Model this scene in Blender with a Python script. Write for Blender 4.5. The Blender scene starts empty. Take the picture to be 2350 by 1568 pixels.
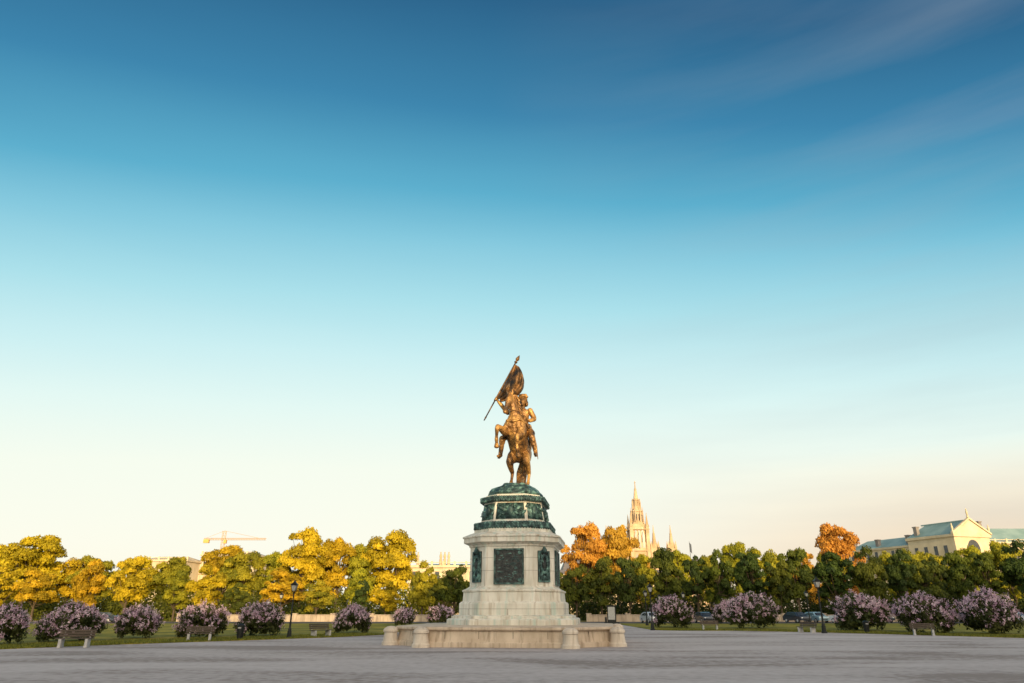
import bpy, math, random, bmesh
import numpy as np
import mathutils.noise as mn
from mathutils import Vector, Matrix
random.seed(7); RNG=np.random.default_rng(11)
scn=bpy.context.scene
scn.view_settings.view_transform='Standard'
try: scn.view_settings.look='None'
except Exception: pass
scn.view_settings.exposure=0
SUN_EL=8.0; SUN_AZ=165.0
# ------------------------------------------------------------ materials
def newmat(name):
    m=bpy.data.materials.new(name); m.use_nodes=True
    nt=m.node_tree; b=nt.nodes['Principled BSDF']; return m,nt,b
def N(nt,t,**k):
    n=nt.nodes.new(t)
    for a,v in k.items(): setattr(n,a,v)
    return n
def ramp(nt,stops):
    r=N(nt,'ShaderNodeValToRGB'); e=r.color_ramp.elements
    while len(e)<len(stops): e.new(0.5)
    for i,(p,c) in enumerate(stops):
        e[i].position=p; e[i].color=(*c,1)
    return r
def noisemat(name,c1,c2,scale=3,rough=0.8,metal=0,bump=0.2,bscale=20,c3=None,detail=6,stretch=None,bdist=0.05):
    m,nt,b=newmat(name)
    tc=N(nt,'ShaderNodeTexCoord'); mp=N(nt,'ShaderNodeMapping'); nt.links.new(tc.outputs['Object'],mp.inputs[0])
    if stretch: mp.inputs['Scale'].default_value=stretch
    n=N(nt,'ShaderNodeTexNoise'); n.inputs['Scale'].default_value=scale; n.inputs['Detail'].default_value=detail; n.inputs['Roughness'].default_value=.62
    nt.links.new(mp.outputs[0],n.inputs['Vector'])
    st=[(0.35,c1),(0.65,c2)] if c3 is None else [(0.36,c1),(0.5,c2),(0.64,c3)]
    r=ramp(nt,st); nt.links.new(n.outputs['Fac'],r.inputs[0]); nt.links.new(r.outputs[0],b.inputs['Base Color'])
    b.inputs['Roughness'].default_value=rough; b.inputs['Metallic'].default_value=metal
    if bump:
        n2=N(nt,'ShaderNodeTexNoise'); n2.inputs['Scale'].default_value=bscale; n2.inputs['Detail'].default_value=5
        nt.links.new(tc.outputs['Object'],n2.inputs['Vector'])
        bp=N(nt,'ShaderNodeBump'); bp.inputs['Strength'].default_value=bump; bp.inputs['Distance'].default_value=bdist
        nt.links.new(n2.outputs['Fac'],bp.inputs['Height']); nt.links.new(bp.outputs[0],b.inputs['Normal'])
    return m
def leafmat(name,ca,cb,trans=0.3):
    m,nt,b=newmat(name)
    at=N(nt,'ShaderNodeAttribute',attribute_name='tone')
    oi=N(nt,'ShaderNodeObjectInfo')
    r=N(nt,'ShaderNodeMix',data_type='RGBA'); 
    r.inputs[6].default_value=(*ca,1); r.inputs[7].default_value=(*cb,1)
    nt.links.new(at.outputs['Fac'],r.inputs[0])
    h=N(nt,'ShaderNodeHueSaturation')
    mr=N(nt,'ShaderNodeMapRange'); mr.inputs[3].default_value=0.494; mr.inputs[4].default_value=0.522
    nt.links.new(oi.outputs['Random'],mr.inputs[0]); nt.links.new(mr.outputs[0],h.inputs['Hue'])
    nt.links.new(r.outputs[2],h.inputs['Color'])
    b.inputs['Roughness'].default_value=.65; b.inputs['Specular IOR Level'].default_value=.25
    nt.links.new(h.outputs[0],b.inputs['Base Color'])
    t=N(nt,'ShaderNodeBsdfTranslucent'); nt.links.new(h.outputs[0],t.inputs[0])
    mx=N(nt,'ShaderNodeMixShader'); mx.inputs[0].default_value=trans
    out=nt.nodes['Material Output']
    nt.links.new(b.outputs[0],mx.inputs[1]); nt.links.new(t.outputs[0],mx.inputs[2]); nt.links.new(mx.outputs[0],out.inputs[0])
    return m
def stonemat(name,base,stain,light,green=None):
    m,nt,b=newmat(name); tc=N(nt,'ShaderNodeTexCoord')
    def nz(sc,stretch,det=7):
        mp=N(nt,'ShaderNodeMapping'); mp.inputs['Scale'].default_value=stretch; nt.links.new(tc.outputs['Object'],mp.inputs[0])
        n=N(nt,'ShaderNodeTexNoise'); n.inputs['Scale'].default_value=sc; n.inputs['Detail'].default_value=det; nt.links.new(mp.outputs[0],n.inputs[0]); return n
    a=nz(1.1,(1,1,.6)); r=ramp(nt,[(.33,base),(.62,light)]); nt.links.new(a.outputs[0],r.inputs[0])
    s=nz(2.2,(2.2,2.2,.22)); rs=ramp(nt,[(.50,(0,0,0)),(.72,(.75,.75,.75))]); nt.links.new(s.outputs[0],rs.inputs[0])
    mx=N(nt,'ShaderNodeMix',data_type='RGBA'); nt.links.new(rs.outputs[0],mx.inputs[0]); nt.links.new(r.outputs[0],mx.inputs[6]); mx.inputs[7].default_value=(*stain,1)
    last=mx.outputs[2]
    if green:
        g=nz(1.3,(2.5,2.5,.12)); rg=ramp(nt,[(.52,(0,0,0)),(.70,(.75,.75,.75))]); nt.links.new(g.outputs[0],rg.inputs[0])
        m2=N(nt,'ShaderNodeMix',data_type='RGBA'); nt.links.new(rg.outputs[0],m2.inputs[0]); nt.links.new(last,m2.inputs[6]); m2.inputs[7].default_value=(*green,1); last=m2.outputs[2]
    nt.links.new(last,b.inputs['Base Color']); b.inputs['Roughness'].default_value=.8
    n2=nz(22,(1,1,1)); bp=N(nt,'ShaderNodeBump'); bp.inputs['Strength'].default_value=.3; bp.inputs['Distance'].default_value=.03
    nt.links.new(n2.outputs['Fac'],bp.inputs['Height']); nt.links.new(bp.outputs[0],b.inputs['Normal'])
    return m
M={}
M['stone']=stonemat('pale_stone',(.56,.53,.45),(.36,.28,.19),(.74,.71,.63),(.38,.52,.46))
M['stone_warm']=stonemat('warm_granite',(.47,.37,.27),(.26,.19,.13),(.64,.53,.41))
M['wallstone']=stonemat('park_wall_stone',(.30,.24,.18),(.16,.12,.09),(.42,.34,.26))
M['bollard']=stonemat('bollard_stone',(.54,.46,.37),(.34,.27,.20),(.70,.62,.52))
M['patina']=noisemat('green_bronze',(.012,.026,.028),(.04,.085,.082),3,.5,.3,.6,10,c3=(.16,.30,.26))
M['darkbronze']=noisemat('dark_bronze',(.012,.014,.015),(.03,.035,.035),6,.45,.4,.8,16,c3=(.06,.07,.065))
M['bronze']=noisemat('statue_bronze',(.035,.024,.015),(.27,.135,.040),1.5,.42,.4,.9,4.5,c3=(.62,.35,.10),stretch=(1,1,.6),bdist=.12,detail=8)
M['flagbronze']=noisemat('flag_bronze',(.018,.014,.011),(.09,.048,.018),1.8,.5,.45,.5,7,c3=(.34,.17,.055))
M['bark']=noisemat('bark',(.05,.035,.02),(.12,.085,.05),6,.9,0,.6,12,stretch=(1,1,.2))
M['iron']=noisemat('lamp_iron',(.012,.014,.013),(.03,.032,.03),8,.5,.6,.1,30)
M['wood']=noisemat('bench_wood',(.05,.035,.025),(.11,.08,.06),4,.7,0,.3,20,stretch=(.3,4,4))
M['concrete']=noisemat('concrete',(.34,.33,.32),(.48,.47,.46),3,.85,0,.2,30)
M['cream']=noisemat('cream_stucco',(.52,.42,.27),(.66,.55,.38),.25,.85,0,.1,3)
M['sandstone']=noisemat('gothic_sandstone',(.42,.29,.16),(.62,.46,.29),.12,.85,0,.3,.6)  # lightened sandstone: warm mist over far buildings is mixed into the colour
M['copper']=noisemat('copper_roof',(.17,.27,.26),(.26,.37,.35),.15,.6,0,.1,2)
M['slate']=noisemat('slate_roof',(.16,.14,.13),(.26,.23,.21),.3,.7,0,.1,2)
M['window']=noisemat('window_glass',(.02,.025,.03),(.05,.06,.07),1,.15,0,0,2)
M['glass']=noisemat('lamp_glass',(.30,.30,.28),(.42,.42,.40),5,.2,0,0,2)
M['tyre']=noisemat('tyre',(.015,.015,.015),(.03,.03,.03),8,.8,0,0,2)
M['joint']=noisemat('stone_joint',(.12,.10,.08),(.2,.16,.13),8,.9,0,0,2)
M['chrome']=noisemat('headlight',(.5,.5,.5),(.7,.7,.7),8,.2,.3,0,2)
M['taillight']=noisemat('tail_light',(.3,.01,.01),(.4,.02,.02),5,.3,0,0,2)
M['crane']=noisemat('crane_paint',(.60,.34,.08),(.70,.42,.12),1,.6,0,0,2)
M['gold']=leafmat('leaves_golden',(.26,.185,.008),(.76,.51,.022),.38)
M['gold2']=leafmat('leaves_yellow_green',(.13,.14,.010),(.46,.38,.022),.32)
M['green']=leafmat('leaves_green',(.030,.046,.007),(.15,.16,.014),.25)
M['dgreen']=leafmat('leaves_dark_green',(.020,.036,.008),(.075,.10,.012),.2)
M['orange']=leafmat('leaves_orange',(.42,.19,.022),(.76,.40,.06),.38)
M['lilacleaf']=leafmat('lilac_leaves',(.020,.030,.010),(.08,.085,.02),.15)
M['lilac']=leafmat('lilac_flowers',(.38,.19,.32),(.92,.74,.82),.25)
M['gblade']=leafmat('grass_blades',(.07,.085,.010),(.22,.21,.03),.2)
def carpaint(n,c):
    m,nt,b=newmat(n); b.inputs['Base Color'].default_value=(*c,1); b.inputs['Roughness'].default_value=.3
    b.inputs['Coat Weight'].default_value=.6; b.inputs['Metallic'].default_value=.2
    nn=N(nt,'ShaderNodeTexNoise'); nn.inputs['Scale'].default_value=4
    mr=N(nt,'ShaderNodeMapRange'); mr.inputs[3].default_value=.2; mr.inputs[4].default_value=.45
    nt.links.new(nn.outputs[0],mr.inputs[0]); nt.links.new(mr.outputs[0],b.inputs['Roughness'])
    return m
# ------------------------------------------------------------ mesh builder
class MB:
    def __init__(s): s.v=[]; s.f=[]; s.m=[]
    def add(s,vs,fs,mi=0,T=None):
        o=len(s.v)
        for p in vs:
            s.v.append(tuple(T@Vector(p)) if T is not None else tuple(p))
        for f in fs: s.f.append([i+o for i in f]); s.m.append(mi)
    def box(s,c,sz,mi=0,rz=0,T=None):
        x,y,z=[a/2 for a in sz]
        vs=[(-x,-y,-z),(x,-y,-z),(x,y,-z),(-x,y,-z),(-x,-y,z),(x,-y,z),(x,y,z),(-x,y,z)]
        m=Matrix.Translation(c)@Matrix.Rotation(rz,4,'Z')
        if T is not None: m=T@m
        s.add(vs,[(0,3,2,1),(4,5,6,7),(0,1,5,4),(1,2,6,5),(2,3,7,6),(3,0,4,7)],mi,m)
    def loft(s,secs,mi=0,T=None,cap=True):
        n=len(secs[0]); vs=[p for q in secs for p in q]; fs=[]
        for k in range(len(secs)-1):
            fs+=[(k*n+i,k*n+(i+1)%n,(k+1)*n+(i+1)%n,(k+1)*n+i) for i in range(n)]
        if cap: fs.append(list(range(n))[::-1]); fs.append([(len(secs)-1)*n+i for i in range(n)])
        s.add(vs,fs,mi,T)
    def lathe(s,prof,c=(0,0,0),seg=16,mi=0,T=None):
        secs=[[(c[0]+r*math.cos(2*math.pi*i/seg),c[1]+r*math.sin(2*math.pi*i/seg),c[2]+z) for i in range(seg)] for r,z in prof]
        s.loft(secs,mi,T)
    def tube(s,pts,rad,seg=8,mi=0,T=None):
        pts=[Vector(p) for p in pts]; secs=[]
        for i,p in enumerate(pts):
            d=(pts[min(i+1,len(pts)-1)]-pts[max(i-1,0)]).normalized()
            a=d.cross(Vector((0.1,0.2,1)) if abs(d.z)<.9 else Vector((1,.1,0))).normalized(); b=d.cross(a)
            r=rad[i] if hasattr(rad,'__len__') else rad
            secs.append([tuple(p+r*(math.cos(2*math.pi*k/seg)*a+math.sin(2*math.pi*k/seg)*b)) for k in range(seg)])
        s.loft(secs,mi,T)
    def ell(s,c,r,mi=0,T=None,R=None,seg=10,rings=6):
        vs=[];fs=[]
        for i in range(rings+1):
            th=math.pi*i/rings
            for k in range(seg):
                p=Vector((r[0]*math.sin(th)*math.cos(2*math.pi*k/seg),r[1]*math.sin(th)*math.sin(2*math.pi*k/seg),r[2]*math.cos(th)))
                if R is not None: p=R@p
                vs.append(tuple(p+Vector(c)))
        for i in range(rings):
            for k in range(seg):
                fs.append((i*seg+k,(i+1)*seg+k,(i+1)*seg+(k+1)%seg,i*seg+(k+1)%seg))
        s.add(vs,fs,mi,T)
    def obj(s,name,mats,loc=(0,0,0),rz=0,smooth=False,bevel=0):
        me=bpy.data.meshes.new(name); me.from_pydata(s.v,[],s.f)
        me.polygons.foreach_set('material_index',s.m)
        for m in mats: me.materials.append(m)
        me.update()
        o=bpy.data.objects.new(name,me); scn.collection.objects.link(o)
        o.location=loc; o.rotation_euler[2]=rz
        if smooth: me.shade_smooth()
        if bevel:
            b=o.modifiers.new('bevel','BEVEL'); b.width=bevel; b.segments=2; b.limit_method='ANGLE'
        return o
def empty(name,loc,rz=0):
    e=bpy.data.objects.new(name,None); scn.collection.objects.link(e); e.location=loc; e.rotation_euler[2]=rz; e.empty_display_size=.5; return e
def octo(hw,hl,ch,z):
    return [(x,y,z) for x,y in [(-hw+ch,-hl),(hw-ch,-hl),(hw,-hl+ch),(hw,hl-ch),(hw-ch,hl),(-hw+ch,hl),(-hw,hl-ch),(-hw,-hl+ch)]]
def perim(hw,hl,ch,step):
    P=[Vector(p) for p in octo(hw,hl,ch,0)]; out=[]
    for i in range(8):
        a=P[i];b=P[(i+1)%8]; n=max(1,int((b-a).length/step)); d=(b-a).normalized()
        for k in range(n): out.append((a+(b-a)*(k+.5)/n,math.atan2(d.y,d.x)))
    return out
# ------------------------------------------------------------ ground
def flatpoly(name,pts,z,mat):
    me=bpy.data.meshes.new(name); me.from_pydata([(x,y,z) for x,y in pts],[],[list(range(len(pts)))]); me.materials.append(mat)
    o=bpy.data.objects.new(name,me); scn.collection.objects.link(o); return o
def groundmat(name,cols,s1,s2,bump,streak=False,stops=(.36,.5,.64)):
    m,nt,b=newmat(name); tc=N(nt,'ShaderNodeTexCoord')
    mp=N(nt,'ShaderNodeMapping'); nt.links.new(tc.outputs['Object'],mp.inputs[0])
    if streak: mp.inputs['Scale'].default_value=(.35,1.0,1); mp.inputs['Rotation'].default_value=(0,0,.25)
    n1=N(nt,'ShaderNodeTexNoise'); n1.inputs['Scale'].default_value=s1; n1.inputs['Detail'].default_value=8; n1.inputs['Distortion'].default_value=.8
    n2=N(nt,'ShaderNodeTexNoise'); n2.inputs['Scale'].default_value=s2; n2.inputs['Detail'].default_value=8
    nt.links.new(mp.outputs[0],n1.inputs[0]); nt.links.new(tc.outputs['Object'],n2.inputs[0])
    mx=N(nt,'ShaderNodeMath',operation='MULTIPLY_ADD'); mx.inputs[1].default_value=.35; 
    nt.links.new(n2.outputs[0],mx.inputs[0])
    m2=N(nt,'ShaderNodeMath',operation='MULTIPLY'); m2.inputs[1].default_value=.65; nt.links.new(n1.outputs[0],m2.inputs[0]); nt.links.new(m2.outputs[0],mx.inputs[2])
    r=ramp(nt,list(zip(stops,cols))); nt.links.new(mx.outputs[0],r.inputs[0]); nt.links.new(r.outputs[0],b.inputs['Base Color'])
    bp=N(nt,'ShaderNodeBump'); bp.inputs['Strength'].default_value=bump; bp.inputs['Distance'].default_value=.03
    n3=N(nt,'ShaderNodeTexNoise'); n3.inputs['Scale'].default_value=18; n3.inputs['Detail'].default_value=6; nt.links.new(tc.outputs['Object'],n3.inputs[0])
    nt.links.new(n3.outputs[0],bp.inputs['Height']); nt.links.new(bp.outputs[0],b.inputs['Normal'])
    b.inputs['Roughness'].default_value=.9; b.inputs['Specular IOR Level'].default_value=.2
    return m
M['plaza']=groundmat('plaza_gravel_surface',[(.28,.24,.22),(.43,.385,.37),(.52,.475,.46)],.25,3,.6,True,(.40,.49,.60))
M['earth']=groundmat('park_earth',[(.10,.10,.02),(.16,.14,.03),(.24,.19,.05)],.1,2,.5)
M['lawn']=groundmat('lawn_grass_surface',[(.08,.09,.010),(.19,.18,.018),(.36,.28,.03)],.25,5,.8)
M['asphalt']=groundmat('asphalt',[(.06,.06,.062),(.09,.09,.092),(.12,.12,.12)],.2,4,.3)
flatpoly('ground',[(-3000,-3000),(3000,-3000),(3000,6000),(-3000,6000)],0,M['earth'])
flatpoly('plaza',[(-140,-44),(140,-44),(140,100),(-140,100)],.004,M['plaza'])
flatpoly('road',[(-220,100),(220,100),(220,114),(-220,114)],.006,M['asphalt'])
def smooth_line(P,n=6):
    out=[]
    for i in range(len(P)-1):
        p0=P[max(i-1,0)];p1=P[i];p2=P[i+1];p3=P[min(i+2,len(P)-1)]
        for k in range(n):
            t=k/n
            out.append(tuple(.5*((2*p1[j])+(-p0[j]+p2[j])*t+(2*p0[j]-5*p1[j]+4*p2[j]-p3[j])*t*t+(-p0[j]+3*p1[j]-3*p2[j]+p3[j])*t**3) for j in (0,1)))
    out.append(P[-1]); return out
LEFT=smooth_line([(-70,2),(-45,14),(-33,27),(-25.8,37),(-22,42.4),(-16.5,48.4),(-12.5,53),(-9.9,58)])
RIGHT=smooth_line([(13.3,70),(15.5,68.2),(21.4,67.5),(26.9,62.4),(31.3,57),(35.6,51),(44,40),(60,24),(80,14)])
def lawn(name,edge,close):
    mb=MB(); pts=edge+close; n=len(pts)
    vs=[(x,y,0.0) for x,y in pts]+[(x,y,.05) for x,y in pts]
    mb.add(vs,[[n+i for i in range(n)]]+[(i,(i+1)%n,n+(i+1)%n,n+i) for i in range(n)])
    return mb.obj(name,[M['lawn']])
lawn('lawn',LEFT,[(-9.5,99.5),(-140,99.5),(-140,2)])
lawn('lawn',RIGHT,[(139,14),(139,99.5),(14,99.5)])
def blades(name,edge,sgn):
    E=[Vector((x,y,0)) for x,y in edge]; pts=[]
    for i in range(len(E)-1):
        a,b=E[i],E[i+1]; L=(b-a).length; nrm=Vector((-(b-a).y,(b-a).x,0)).normalized()*sgn
        for k in range(int(L*300)):
            t=random.random(); d=random.random()**1.6*4.5
            pts.append(a+(b-a)*t+nrm*(d-.1))
    P=np.array([[p.x,p.y,.04] for p in pts]); n=len(P)
    h=RNG.uniform(.04,.15,n); an=RNG.uniform(0,6.28,n); w=.022
    d=np.stack([np.cos(an),np.sin(an),np.zeros(n)],1)*w
    top=P+np.stack([RNG.normal(0,.03,n),RNG.normal(0,.03,n),h],1)
    V=np.stack([P-d,P+d,top],1).reshape(-1,3)
    me=bpy.data.meshes.new(name); me.from_pydata(V.tolist(),[],[(3*i,3*i+1,3*i+2) for i in range(n)])
    a=me.attributes.new('tone','FLOAT','POINT'); a.data.foreach_set('value',np.repeat(RNG.random(n),3).astype(np.float32))
    me.materials.append(M['gblade']); o=bpy.data.objects.new(name,me); scn.collection.objects.link(o)
blades('lawn_edge_grass',LEFT[6:],1); blades('lawn_edge_grass',RIGHT[:-6],1)
# ------------------------------------------------------------ monument base
ROT=math.radians(-8); MC=(0.25,45.2,0)
mon=empty('equestrian_monument_pedestal',MC,ROT)
def child(o,p): o.parent=p; return o
mb=MB()
def L(mb,secs,mi=0): mb.loft([octo(*s) for s in secs],mi)
def LP(s): return [(hw-.85,hl,ch-.2,z) for hw,hl,ch,z in s]
L(mb,LP([(6.95,6.45,2.55,0.0),(6.95,6.45,2.55,.22),(6.85,6.35,2.5,.27),(6.78,6.28,2.5,.78),(6.9,6.4,2.52,.82),(6.96,6.46,2.54,.86),(6.96,6.46,2.54,.97),(6.85,6.35,2.5,1.0),(4.9,4.5,1.7,1.03)]))
o=child(mb.obj('platform',[M['stone_warm']],bevel=.015),mon); o.location.x=-.22
mb=MB()
for (p,ang) in perim(5.95,6.30,2.3,1.75):
    mb.box((p.x,p.y,.53),(.022,.06,.48),0,ang)
o=child(mb.obj('platform_joints',[M['joint']]),mon); o.location.x=-.22
mb=MB()
for (x,y,z) in octo(6.33,6.70,2.4,0):
    mb.lathe([(.48,0),(.48,.16),(.42,.2),(.37,.55),(.36,.66),(.42,.70),(.42,.80),(.36,.88),(.2,.97),(.01,.99)],(x,y,0),20)
o=child(mb.obj('corner_bollards',[M['bollard']],bevel=.01),mon); o.location.x=-.22
mb=MB()
L(mb,[(3.80,4.1,1.7,1.0),(3.80,4.1,1.7,1.30),(3.72,4.02,1.68,1.36),(3.55,3.9,1.62,1.38),(3.55,3.9,1.62,1.50),(3.2,3.7,1.45,1.56)])
L(mb,[(3.1,3.65,1.38,1.55),(3.1,3.65,1.38,2.18),(3.02,3.57,1.36,2.26),(2.92,3.47,1.32,2.30),(2.88,3.43,1.30,2.80),(2.95,3.5,1.32,2.84),(2.95,3.5,1.32,2.92),(2.75,3.3,1.24,3.0),(2.62,3.17,1.18,3.08),(2.55,3.10,1.15,3.14),
 (2.55,3.10,1.15,5.34),(2.62,3.17,1.18,5.38),(2.62,3.17,1.18,5.46),(2.75,3.3,1.22,5.56),(2.92,3.47,1.27,5.6),(2.92,3.47,1.27,5.86),(2.99,3.54,1.29,5.9),(2.99,3.54,1.29,5.97),(2.5,3.1,1.15,6.2),(2.35,2.95,1.1,6.25),(2.35,2.95,1.1,6.45)])
L(mb,[(2.2,2.8,1.02,6.45),(2.2,2.8,1.02,6.75),(2.05,2.65,.98,6.85),(1.98,2.58,.95,6.9),(1.80,2.4,.88,8.05),(1.9,2.5,.92,8.12),(1.95,2.55,.94,8.3),(1.7,2.3,.85,8.36),(1.7,2.3,.85,8.55)])
child(mb.obj('pedestal',[M['stone']],bevel=.012),mon)
mb=MB()
L(mb,[(2.554,3.104,1.152,3.98),(2.554,3.104,1.152,3.995)]); L(mb,[(2.554,3.104,1.152,4.70),(2.554,3.104,1.152,4.715)]); L(mb,[(3.104,3.654,1.382,1.88),(3.104,3.654,1.382,1.895)])
for (p,ang) in perim(3.10,3.65,1.38,1.9): mb.box((p.x,p.y,1.72),(.018,.012,.31),0,ang)
child(mb.obj('pedestal_course_joints',[M['joint']]),mon)
mb=MB()
def garland(hw,hl,ch,z,r,step):
    secs=[]
    for k in range(9):
        a=math.pi*(k/8)-math.pi/2
        secs.append(octo(hw+r*.8*math.cos(a),hl+r*.8*math.cos(a),ch,z+r*math.sin(a)))
    mb.loft(secs)
    for (p,ang) in perim(hw+r*.55,hl+r*.55,ch,step):
        for dz in (-.5,.5):
            mb.ell((p.x,p.y,z+dz*r),(step*.62,r*.45,r*.55),0,R=Matrix.Rotation(ang,3,'Z')@Matrix.Rotation(dz*.9,3,'Y'),seg=7,rings=5)
garland(2.2,2.8,1.04,6.62,.22,.17)
garland(1.9,2.5,.92,8.24,.17,.15)
def sidepanel(mb,z0,z1,hw0,hl0,ch0,hw1,hl1,ch1,mi=0,pr=.03):
    A=[Vector(p) for p in octo(hw0,hl0,ch0,z0)];B=[Vector(p) for p in octo(hw1,hl1,ch1,z1)]
    for i in range(8):
        a,b,c,d=A[i],A[(i+1)%8],B[(i+1)%8],B[i]
        n=(b-a).cross(d-a).normalized()
        a2=a+(b-a)*.06;b2=b-(b-a)*.06;c2=c-(c-d)*.06;d2=d+(c-d)*.06
        f=[a2+n*pr,b2+n*pr,c2+n*pr,d2+n*pr]; bk=[a2-n*.02,b2-n*.02,c2-n*.02,d2-n*.02]
        mb.add([tuple(q) for q in bk+f],[(4,5,6,7),(0,1,5,4),(1,2,6,5),(2,3,7,6),(3,0,4,7)],mi)
        L_=(b2-a2).length; cnt=int(L_*11)
        for k in range(cnt):
            u=(k+.5)/cnt; v=random.uniform(.15,.85)
            p=(a2+(b2-a2)*u)*(1-v)+(d2+(c2-d2)*u)*v+n*pr
            ang=math.atan2((b-a).y,(b-a).x)
            R=Matrix.Rotation(ang,3,'Z')@Matrix.Rotation(random.uniform(-1.2,1.2),3,'Y')
            mb.ell(tuple(p),(random.uniform(.08,.26),.10,random.uniform(.04,.10)),mi,R=R,seg=7,rings=5)
        p=(a2+b2+c2+d2)/4+n*pr; ang=math.atan2((b-a).y,(b-a).x); Rz=Matrix.Rotation(ang,3,'Z')
        mb.ell(tuple(p),(.24,.14,.34),mi,R=Rz); 
        if L_>1.2:
            for sg in(-1,1):
                mb.ell(tuple(p+Rz@Vector((sg*.44,0,.1))),(.36,.13,.13),mi,R=Rz@Matrix.Rotation(-sg*.5,3,'Y'))
sidepanel(mb,7.0,7.98,1.965,2.565,.945,1.81,2.41,.885)
child(mb.obj('bronze_frieze',[M['patina']],smooth=True),mon)
mb=MB()
def plaque(cx,cy,ang,w,z0,z1,kind):
    T=Matrix.Translation((cx,cy,0))@Matrix.Rotation(ang,4,'Z')
    zc=(z0+z1)/2;h=z1-z0
    mb.box((0,0,zc),(w,.06,h),0,T=T)
    b=.09
    for sx in(-1,1): mb.box((sx*(w/2-b/2),-.05,zc),(b,.07,h),1,T=T)
    for sz in(-1,1): mb.box((0,-.052,zc+sz*(h/2-b/2)),(w-2*b-.004,.07,b),1,T=T)
    if kind=='front':
        for sx in(-1,1):
            for sz in(-1,1):
                mb.ell((sx*(w/2-.24),-.04,zc+sz*(h/2-.24)),(.12,.05,.12),1,T=T)
        for i in range(60):
            mb.ell((random.uniform(-.35,.35)*w,-.03,zc+random.uniform(-.38,.38)*h),(random.uniform(.04,.12),.025,.03),1,T=T,seg=6,rings=4)
        for i in range(26):
            for sx in(-1,1): mb.ell((sx*(w/2-b/2),-.09,z0+h*(i+.5)/26),(.03,.02,.03),0,T=T,seg=6,rings=4)
    else:
        for i in range(18):
            a=2*math.pi*i/18
            mb.ell((.26*math.cos(a),-.08,zc+.12+.48*math.sin(a)),(.09,.06,.11),1,T=T,seg=7,rings=5)
        mb.ell((0,-.08,zc+.1),(.15,.07,.28),0,T=T)
        mb.ell((0,-.1,z1+.02),(.2,.1,.16),1,T=T); mb.ell((0,-.1,z1+.16),(.1,.07,.1),1,T=T)
        for sg in(-1,1):
            mb.tube([(sg*.3,-.09,z0+.1),(-sg*.33,-.09,z1-.05)],.035,6,1,T=T)
            mb.ell((sg*.22,-.08,z0+.35),(.1,.05,.22),1,T=T)
        mb.ell((0,-.08,z0+.22),(.16,.07,.14),1,T=T)
plaque(0,-3.12,0,1.78,3.22,5.22,'front'); plaque(0,3.12,math.pi,1.78,3.22,5.22,'front')
plaque(2.57,0,math.pi/2,2.6,3.22,5.22,'front'); plaque(-2.57,0,-math.pi/2,2.6,3.22,5.22,'front')
for sx in(-1,1):
    for sy in(-1,1):
        plaque(sx*(2.55-.575+.015),sy*(3.1-.575+.015),math.atan2(sy,sx)+math.pi/2,.86,3.35,5.1,'side')
child(mb.obj('bronze_plaques',[M['darkbronze'],M['patina']]),mon)
mb=MB(); seg=40; secs=[]
for i,(r,z) in enumerate([(1.0,8.55),(1.02,8.66),(.96,8.85),(.86,9.02),(.74,9.18),(.58,9.32),(.4,9.40),(.2,9.44),(.03,9.46)]):
    row=[]
    for k in range(seg):
        a=2*math.pi*k/seg; c=math.cos(a); s=math.sin(a)
        x=1.72*r*c; y=2.3*r*s
        nn=mn.noise(Vector((x*1.7,y*1.7,z*2.2)))*.22*(1 if 0<i<8 else .3)
        row.append((x*(1+nn*.6),y*(1+nn*.6),z+nn*.5))
    secs.append(row)
mb.loft(secs)
for i in range(60):
    a=random.uniform(0,6.28); r=random.uniform(.4,.98); zz=8.6+.8*(1-r)*1.6
    mb.ell((1.62*r*math.cos(a),2.15*r*math.sin(a),zz),(random.uniform(.12,.35),random.uniform(.12,.3),random.uniform(.08,.22)),R=Matrix.Rotation(random.uniform(0,3),3,'Z'),seg=7,rings=4)
child(mb.obj('bronze_rock_base',[M['patina']]),mon)
# ------------------------------------------------------------ horse and rider
class Fig:
    def __init__(s): s.bm=bmesh.new()
    def hull(s,a,ra,b,rb):
        def pts(c,r):
            if not hasattr(r,'__len__'): r=(r,r,r)
            out=[]
            for i in range(7):
                th=math.pi*i/6
                for k in range(10 if 0<i<6 else 1):
                    ph=2*math.pi*k/10
                    out.append(Vector((c[0]+r[0]*math.sin(th)*math.cos(ph),c[1]+r[1]*math.sin(th)*math.sin(ph),c[2]+r[2]*math.cos(th))))
            return out
        vs=[s.bm.verts.new(p) for p in pts(a,ra)+(pts(b,rb) if b is not None else [])]
        res=bmesh.ops.convex_hull(s.bm,input=vs)
        dead=[g for g in set(res['geom_interior'])|set(res['geom_unused']) if isinstance(g,bmesh.types.BMVert) and g.is_valid]
        if dead: bmesh.ops.delete(s.bm,geom=dead,context='VERTS')
    def chain(s,pr):
        for i in range(len(pr)-1): s.hull(pr[i][0],pr[i][1],pr[i+1][0],pr[i+1][1])
    def e(s,c,r): s.hull(c,r,None,None)
    def obj(s,name,mat,loc,rz,vox=.05,sm=4):
        me=bpy.data.meshes.new(name); s.bm.to_mesh(me); s.bm.free(); me.materials.append(mat)
        o=bpy.data.objects.new(name,me); scn.collection.objects.link(o); o.location=loc;o.rotation_euler[2]=rz
        r=o.modifiers.new('remesh','REMESH'); r.mode='VOXEL'; r.voxel_size=vox; r.use_smooth_shade=True
        if sm:
            q=o.modifiers.new('smooth','SMOOTH'); q.iterations=sm; q.factor=.5
        return o
A_H=math.radians(14)
HL=(0.5,45.3,9.35); HR=-(math.pi/2+A_H)
H=Fig()
H.chain([((-.35,0,2.35),(.66,.68,.74)),((.25,0,2.9),(.7,.72,.78)),((.9,0,3.6),(.74,.72,.84)),((1.2,0,3.95),(.56,.58,.7))])
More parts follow.
